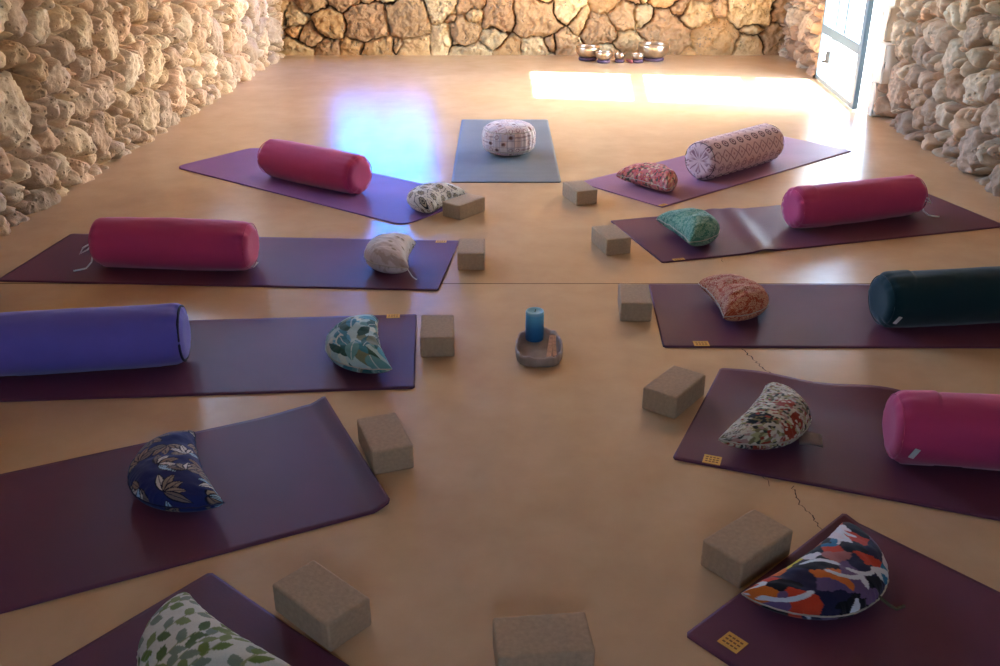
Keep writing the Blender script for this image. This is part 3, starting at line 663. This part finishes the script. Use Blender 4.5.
# ------------------------------------------------------------------ candle, tray, sticks
def tray():
    n = 72; outer = []
    for k in range(n):
        a = 2 * PI * k / n; c, s_ = math.cos(a), math.sin(a); e = .62 if s_ < 0 else .8
        outer.append((.080 * math.copysign(abs(c) ** e, c) * (1 - .06 * (s_ > 0) * s_),   .128 * math.copysign(abs(s_) ** e, s_)))
    rings = [(1.0, 0), (1.03, .012), (1.04, .028), (1.0, .034), (.93, .033), (.885, .022), (.86, .009), (.5, .007), (0.001, .007)]
    V = []; F = []
    for f, z in rings:
        for i, (a, b) in enumerate(outer):
            w = 1 + .012 * math.sin(i * 1.7) + .008 * math.sin(i * 3.1); V.append((a * f * w, b * f * w, z + (.003 * math.sin(i * .9) if .02 < z else 0)))
    for r in range(len(rings) - 1):
        for k in range(n): j = (k + 1) % n; F.append((r * n + k, r * n + j, (r + 1) * n + j, (r + 1) * n + k))
    F.append(tuple(range(n))[::-1])
    o = mesh_obj('tray', V, F, M_TRAY); place(o, .138, 3.004, .0005, R(-2)); tag(o, 'small oval grey-brown stone tray holding the blue candle', 'tray')
tray()
cv = []
def candle():
    m, nt, b = new_mat('blue_wax'); co = coords(nt); sx = N(nt, 'ShaderNodeSeparateXYZ'); nt.links.new(co, sx.inputs[0])
    nt.links.new(ramp(nt, remap(nt, sx.outputs['Z'], 0, .115, 0, 1), [(0, S(22, 84, 134)), (.45, S(36, 120, 172)), (.85, S(86, 172, 208)), (1, S(160, 214, 226))]), b.inputs['Base Color'])
    b.inputs['Roughness'].default_value = .45; b.inputs['Subsurface Weight'].default_value = .15; b.inputs['Subsurface Radius'].default_value = (.01, .02, .03)
    bump(nt, b, noise(nt, co, 60), .15, .002)
    o = lathe('candle', [(0, 0), (.031, 0), (.033, .003), (.033, .108), (.0315, .112), (.029, .1125), (.024, .108), (.010, .106), (0, .106)], m); place(o, .125, 3.088, .0085)
    tag(o, 'blue pillar candle standing in the stone tray', 'candle'); tube('wick', [(0, 0, .105), (.001, 0, .112), (.003, 0, .117)], .0012, M_DKFAB, o)
candle()
for k, (x0, y0, z0, x1, y1, z1, w, lab) in enumerate(((.168, 2.925, .011, .186, 3.06, .034, .008, 'leftmost pale wooden incense stick in the tray, beside the candle'), (.190, 2.935, .011, .194, 3.065, .030, .007, 'rightmost wooden incense stick in the tray, against its rim'))):
    a = Vector((x0, y0, z0)); b_ = Vector((x1, y1, z1)); d = b_ - a; b = bmesh.new(); box_bm(b, -w, w, 0, d.length, -.004, .004, .0015, 1)
    bmesh.ops.subdivide_edges(b, edges=b.edges[:], cuts=2)
    for v in b.verts: v.co.x += .0012 * (random.random() - .5)
    o = bm_obj('wood_stick', b, M_WOOD, None, False); o.location = a; o.rotation_euler = (math.asin(d.z / d.length), 0, -math.atan2(d.x, d.y)); tag(o, lab, 'incense stick', 'wooden incense sticks in the tray')

# ------------------------------------------------------------------ singing bowls against the back wall
def bowl(x, y, r, h, z, label):
    t = .05 * r + .002
    prof = [(0, 0), (r * .55, 0), (r * .82, h * .16), (r * .98, h * .5), (r * 1.0, h * .82), (r * .97, h), (r * .97 - t, h), (r * 1.0 - t, h * .8), (r * .96 - t, h * .5), (r * .78 - t, h * .2), (r * .5, t), (0, t)]
    o = lathe('singing_bowl', prof, M_BRASS, seg=48); place(o, x, y, z); tag(o, label, 'singing bowl', 'singing bowls by the back wall')
def ring(x, y, r, label):
    pr = [(r + .015 * math.cos(a), .015 + .015 * math.sin(a)) for a in np.linspace(0, 2 * PI, 17)]
    o = lathe('ring_cushion', pr, M_RING, seg=40); place(o, x, y, .0005); tag(o, label, 'ring cushion', 'ring cushions under the singing bowls')
for a in ((.86, 9.52, .118, .105, .031, .075, 'leftmost large bronze singing bowl by the back wall'), (1.50, 9.50, .150, .13, .031, .09, 'largest bronze singing bowl, rightmost in the row'),
          (1.0, 9.36, .082, .075, .031, .05, 'medium bronze singing bowl, second from the left'), (1.155, 9.38, .052, .055, .031, .035, 'small bronze singing bowl in the middle of the row'), (1.33, 9.36, .060, .055, .031, .04, 'small bronze singing bowl just left of the largest')):
    bowl(a[0], a[1], a[2], a[3], a[4], a[6]); ring(a[0], a[1], a[5], 'dark plum ring cushion under the ' + a[6].replace('by the back wall', '').strip())
tube('mallet', [(1.235, 9.42, .017), (1.25, 9.36, .017), (1.265, 9.31, .017)], .016, m_simple('red_suede', S(150, 70, 66), .8), seg=12); tag(bpy.data.objects['mallet'], 'short reddish wooden mallet lying between the small singing bowls', 'mallet')

# ------------------------------------------------------------------ hairline cracks in the floor
def crack(pts, w, seed):
    rg = random.Random(seed); P = []
    for (a, b) in zip(pts[:-1], pts[1:]):
        for k in range(8): t = k / 8; P.append((a[0] + (b[0] - a[0]) * t + rg.uniform(-.006, .006), a[1] + (b[1] - a[1]) * t + rg.uniform(-.003, .003)))
    P.append(pts[-1]); V = []; F = []
    for i, (x, y) in enumerate(P):
        ww = w * rg.uniform(.4, 1.3); V += [(x - ww, y, .0003), (x + ww, y, .0003)]
        if i: F.append((2 * i - 2, 2 * i - 1, 2 * i + 1, 2 * i))
    return mesh_obj('crack', V, F, M_CRACK, fl_, False)
crack([(.865, 3.02), (.885, 2.93), (.905, 2.86), (.93, 2.79)], .0022, 1)
crack([(.80, 2.16), (.795, 2.09), (.81, 2.04), (.815, 1.98), (.84, 1.92)], .0016, 2)
crack([(.735, 2.24), (.737, 2.16)], .001, 3); crack([(.985, 3.98), (.985, 3.9)], .001, 4)

# ------------------------------------------------------------------ light and camera
w = bpy.data.worlds.new('world'); SC.world = w; w.use_nodes = True; nt = w.node_tree; bg = nt.nodes['Background']
sky = N(nt, 'ShaderNodeTexSky', sky_type='NISHITA'); sky.sun_disc = False; sky.sun_elevation = R(36); sky.sun_rotation = R(90); sky.altitude = 50
nt.links.new(sky.outputs[0], bg.inputs[0]); bg.inputs[1].default_value = WORLD
sd = bpy.data.lights.new('sun', 'SUN'); sd.energy = SUN; sd.angle = R(.6); sd.color = (1, .95, .86); so = bpy.data.objects.new('sun', sd); COL.objects.link(so)
el = R(36); dirv = Vector((-math.cos(el), math.cos(el) * .17, -math.sin(el))); so.rotation_euler = dirv.to_track_quat('-Z', 'Y').to_euler(); so.location = (8, 6, 6)
def portal(x, y, z, rot, sx, sy):
    l = bpy.data.lights.new('portal', 'AREA'); l.shape = 'RECTANGLE'; l.size = sx; l.size_y = sy; l.cycles.is_portal = True
    o = bpy.data.objects.new('portal', l); COL.objects.link(o); o.location = (x, y, z); o.rotation_euler = rot
portal(3.05, 7.7, 1.0, (0, R(90), 0), 2.2, 1.7)
for q in (WIN,): portal((q[0] + q[1]) / 2, BY0 + .42, (q[2] + q[3]) / 2, (R(-90), 0, 0), q[1] - q[0], q[3] - q[2])
portal(.05, FY0 - .35, 1.65, (R(90), 0, 0), 1.0, .7)
portal(LX0(7.15) - .45, 7.15, 1.72, (0, R(-90), 0), 1.05, 3.5)
cd = bpy.data.cameras.new('camera'); cam = bpy.data.objects.new('camera', cd); COL.objects.link(cam); SC.camera = cam
cam.location = (0, 0, 1.4667); cam.rotation_euler = (R(90 - 24.924), 0, 0); cd.sensor_width = 36; cd.lens = 941.45 / 1000 * 36; cd.clip_start = .05
vs_ = SC.view_settings; vs_.view_transform = 'Standard'; vs_.look = 'None'; vs_.gamma = 1; vs_.use_curve_mapping = False; vs_.exposure = EXPO
SC.cycles.use_denoising = True; SC.cycles.max_bounces = 12; SC.cycles.diffuse_bounces = 8; SC.cycles.sample_clamp_indirect = 6
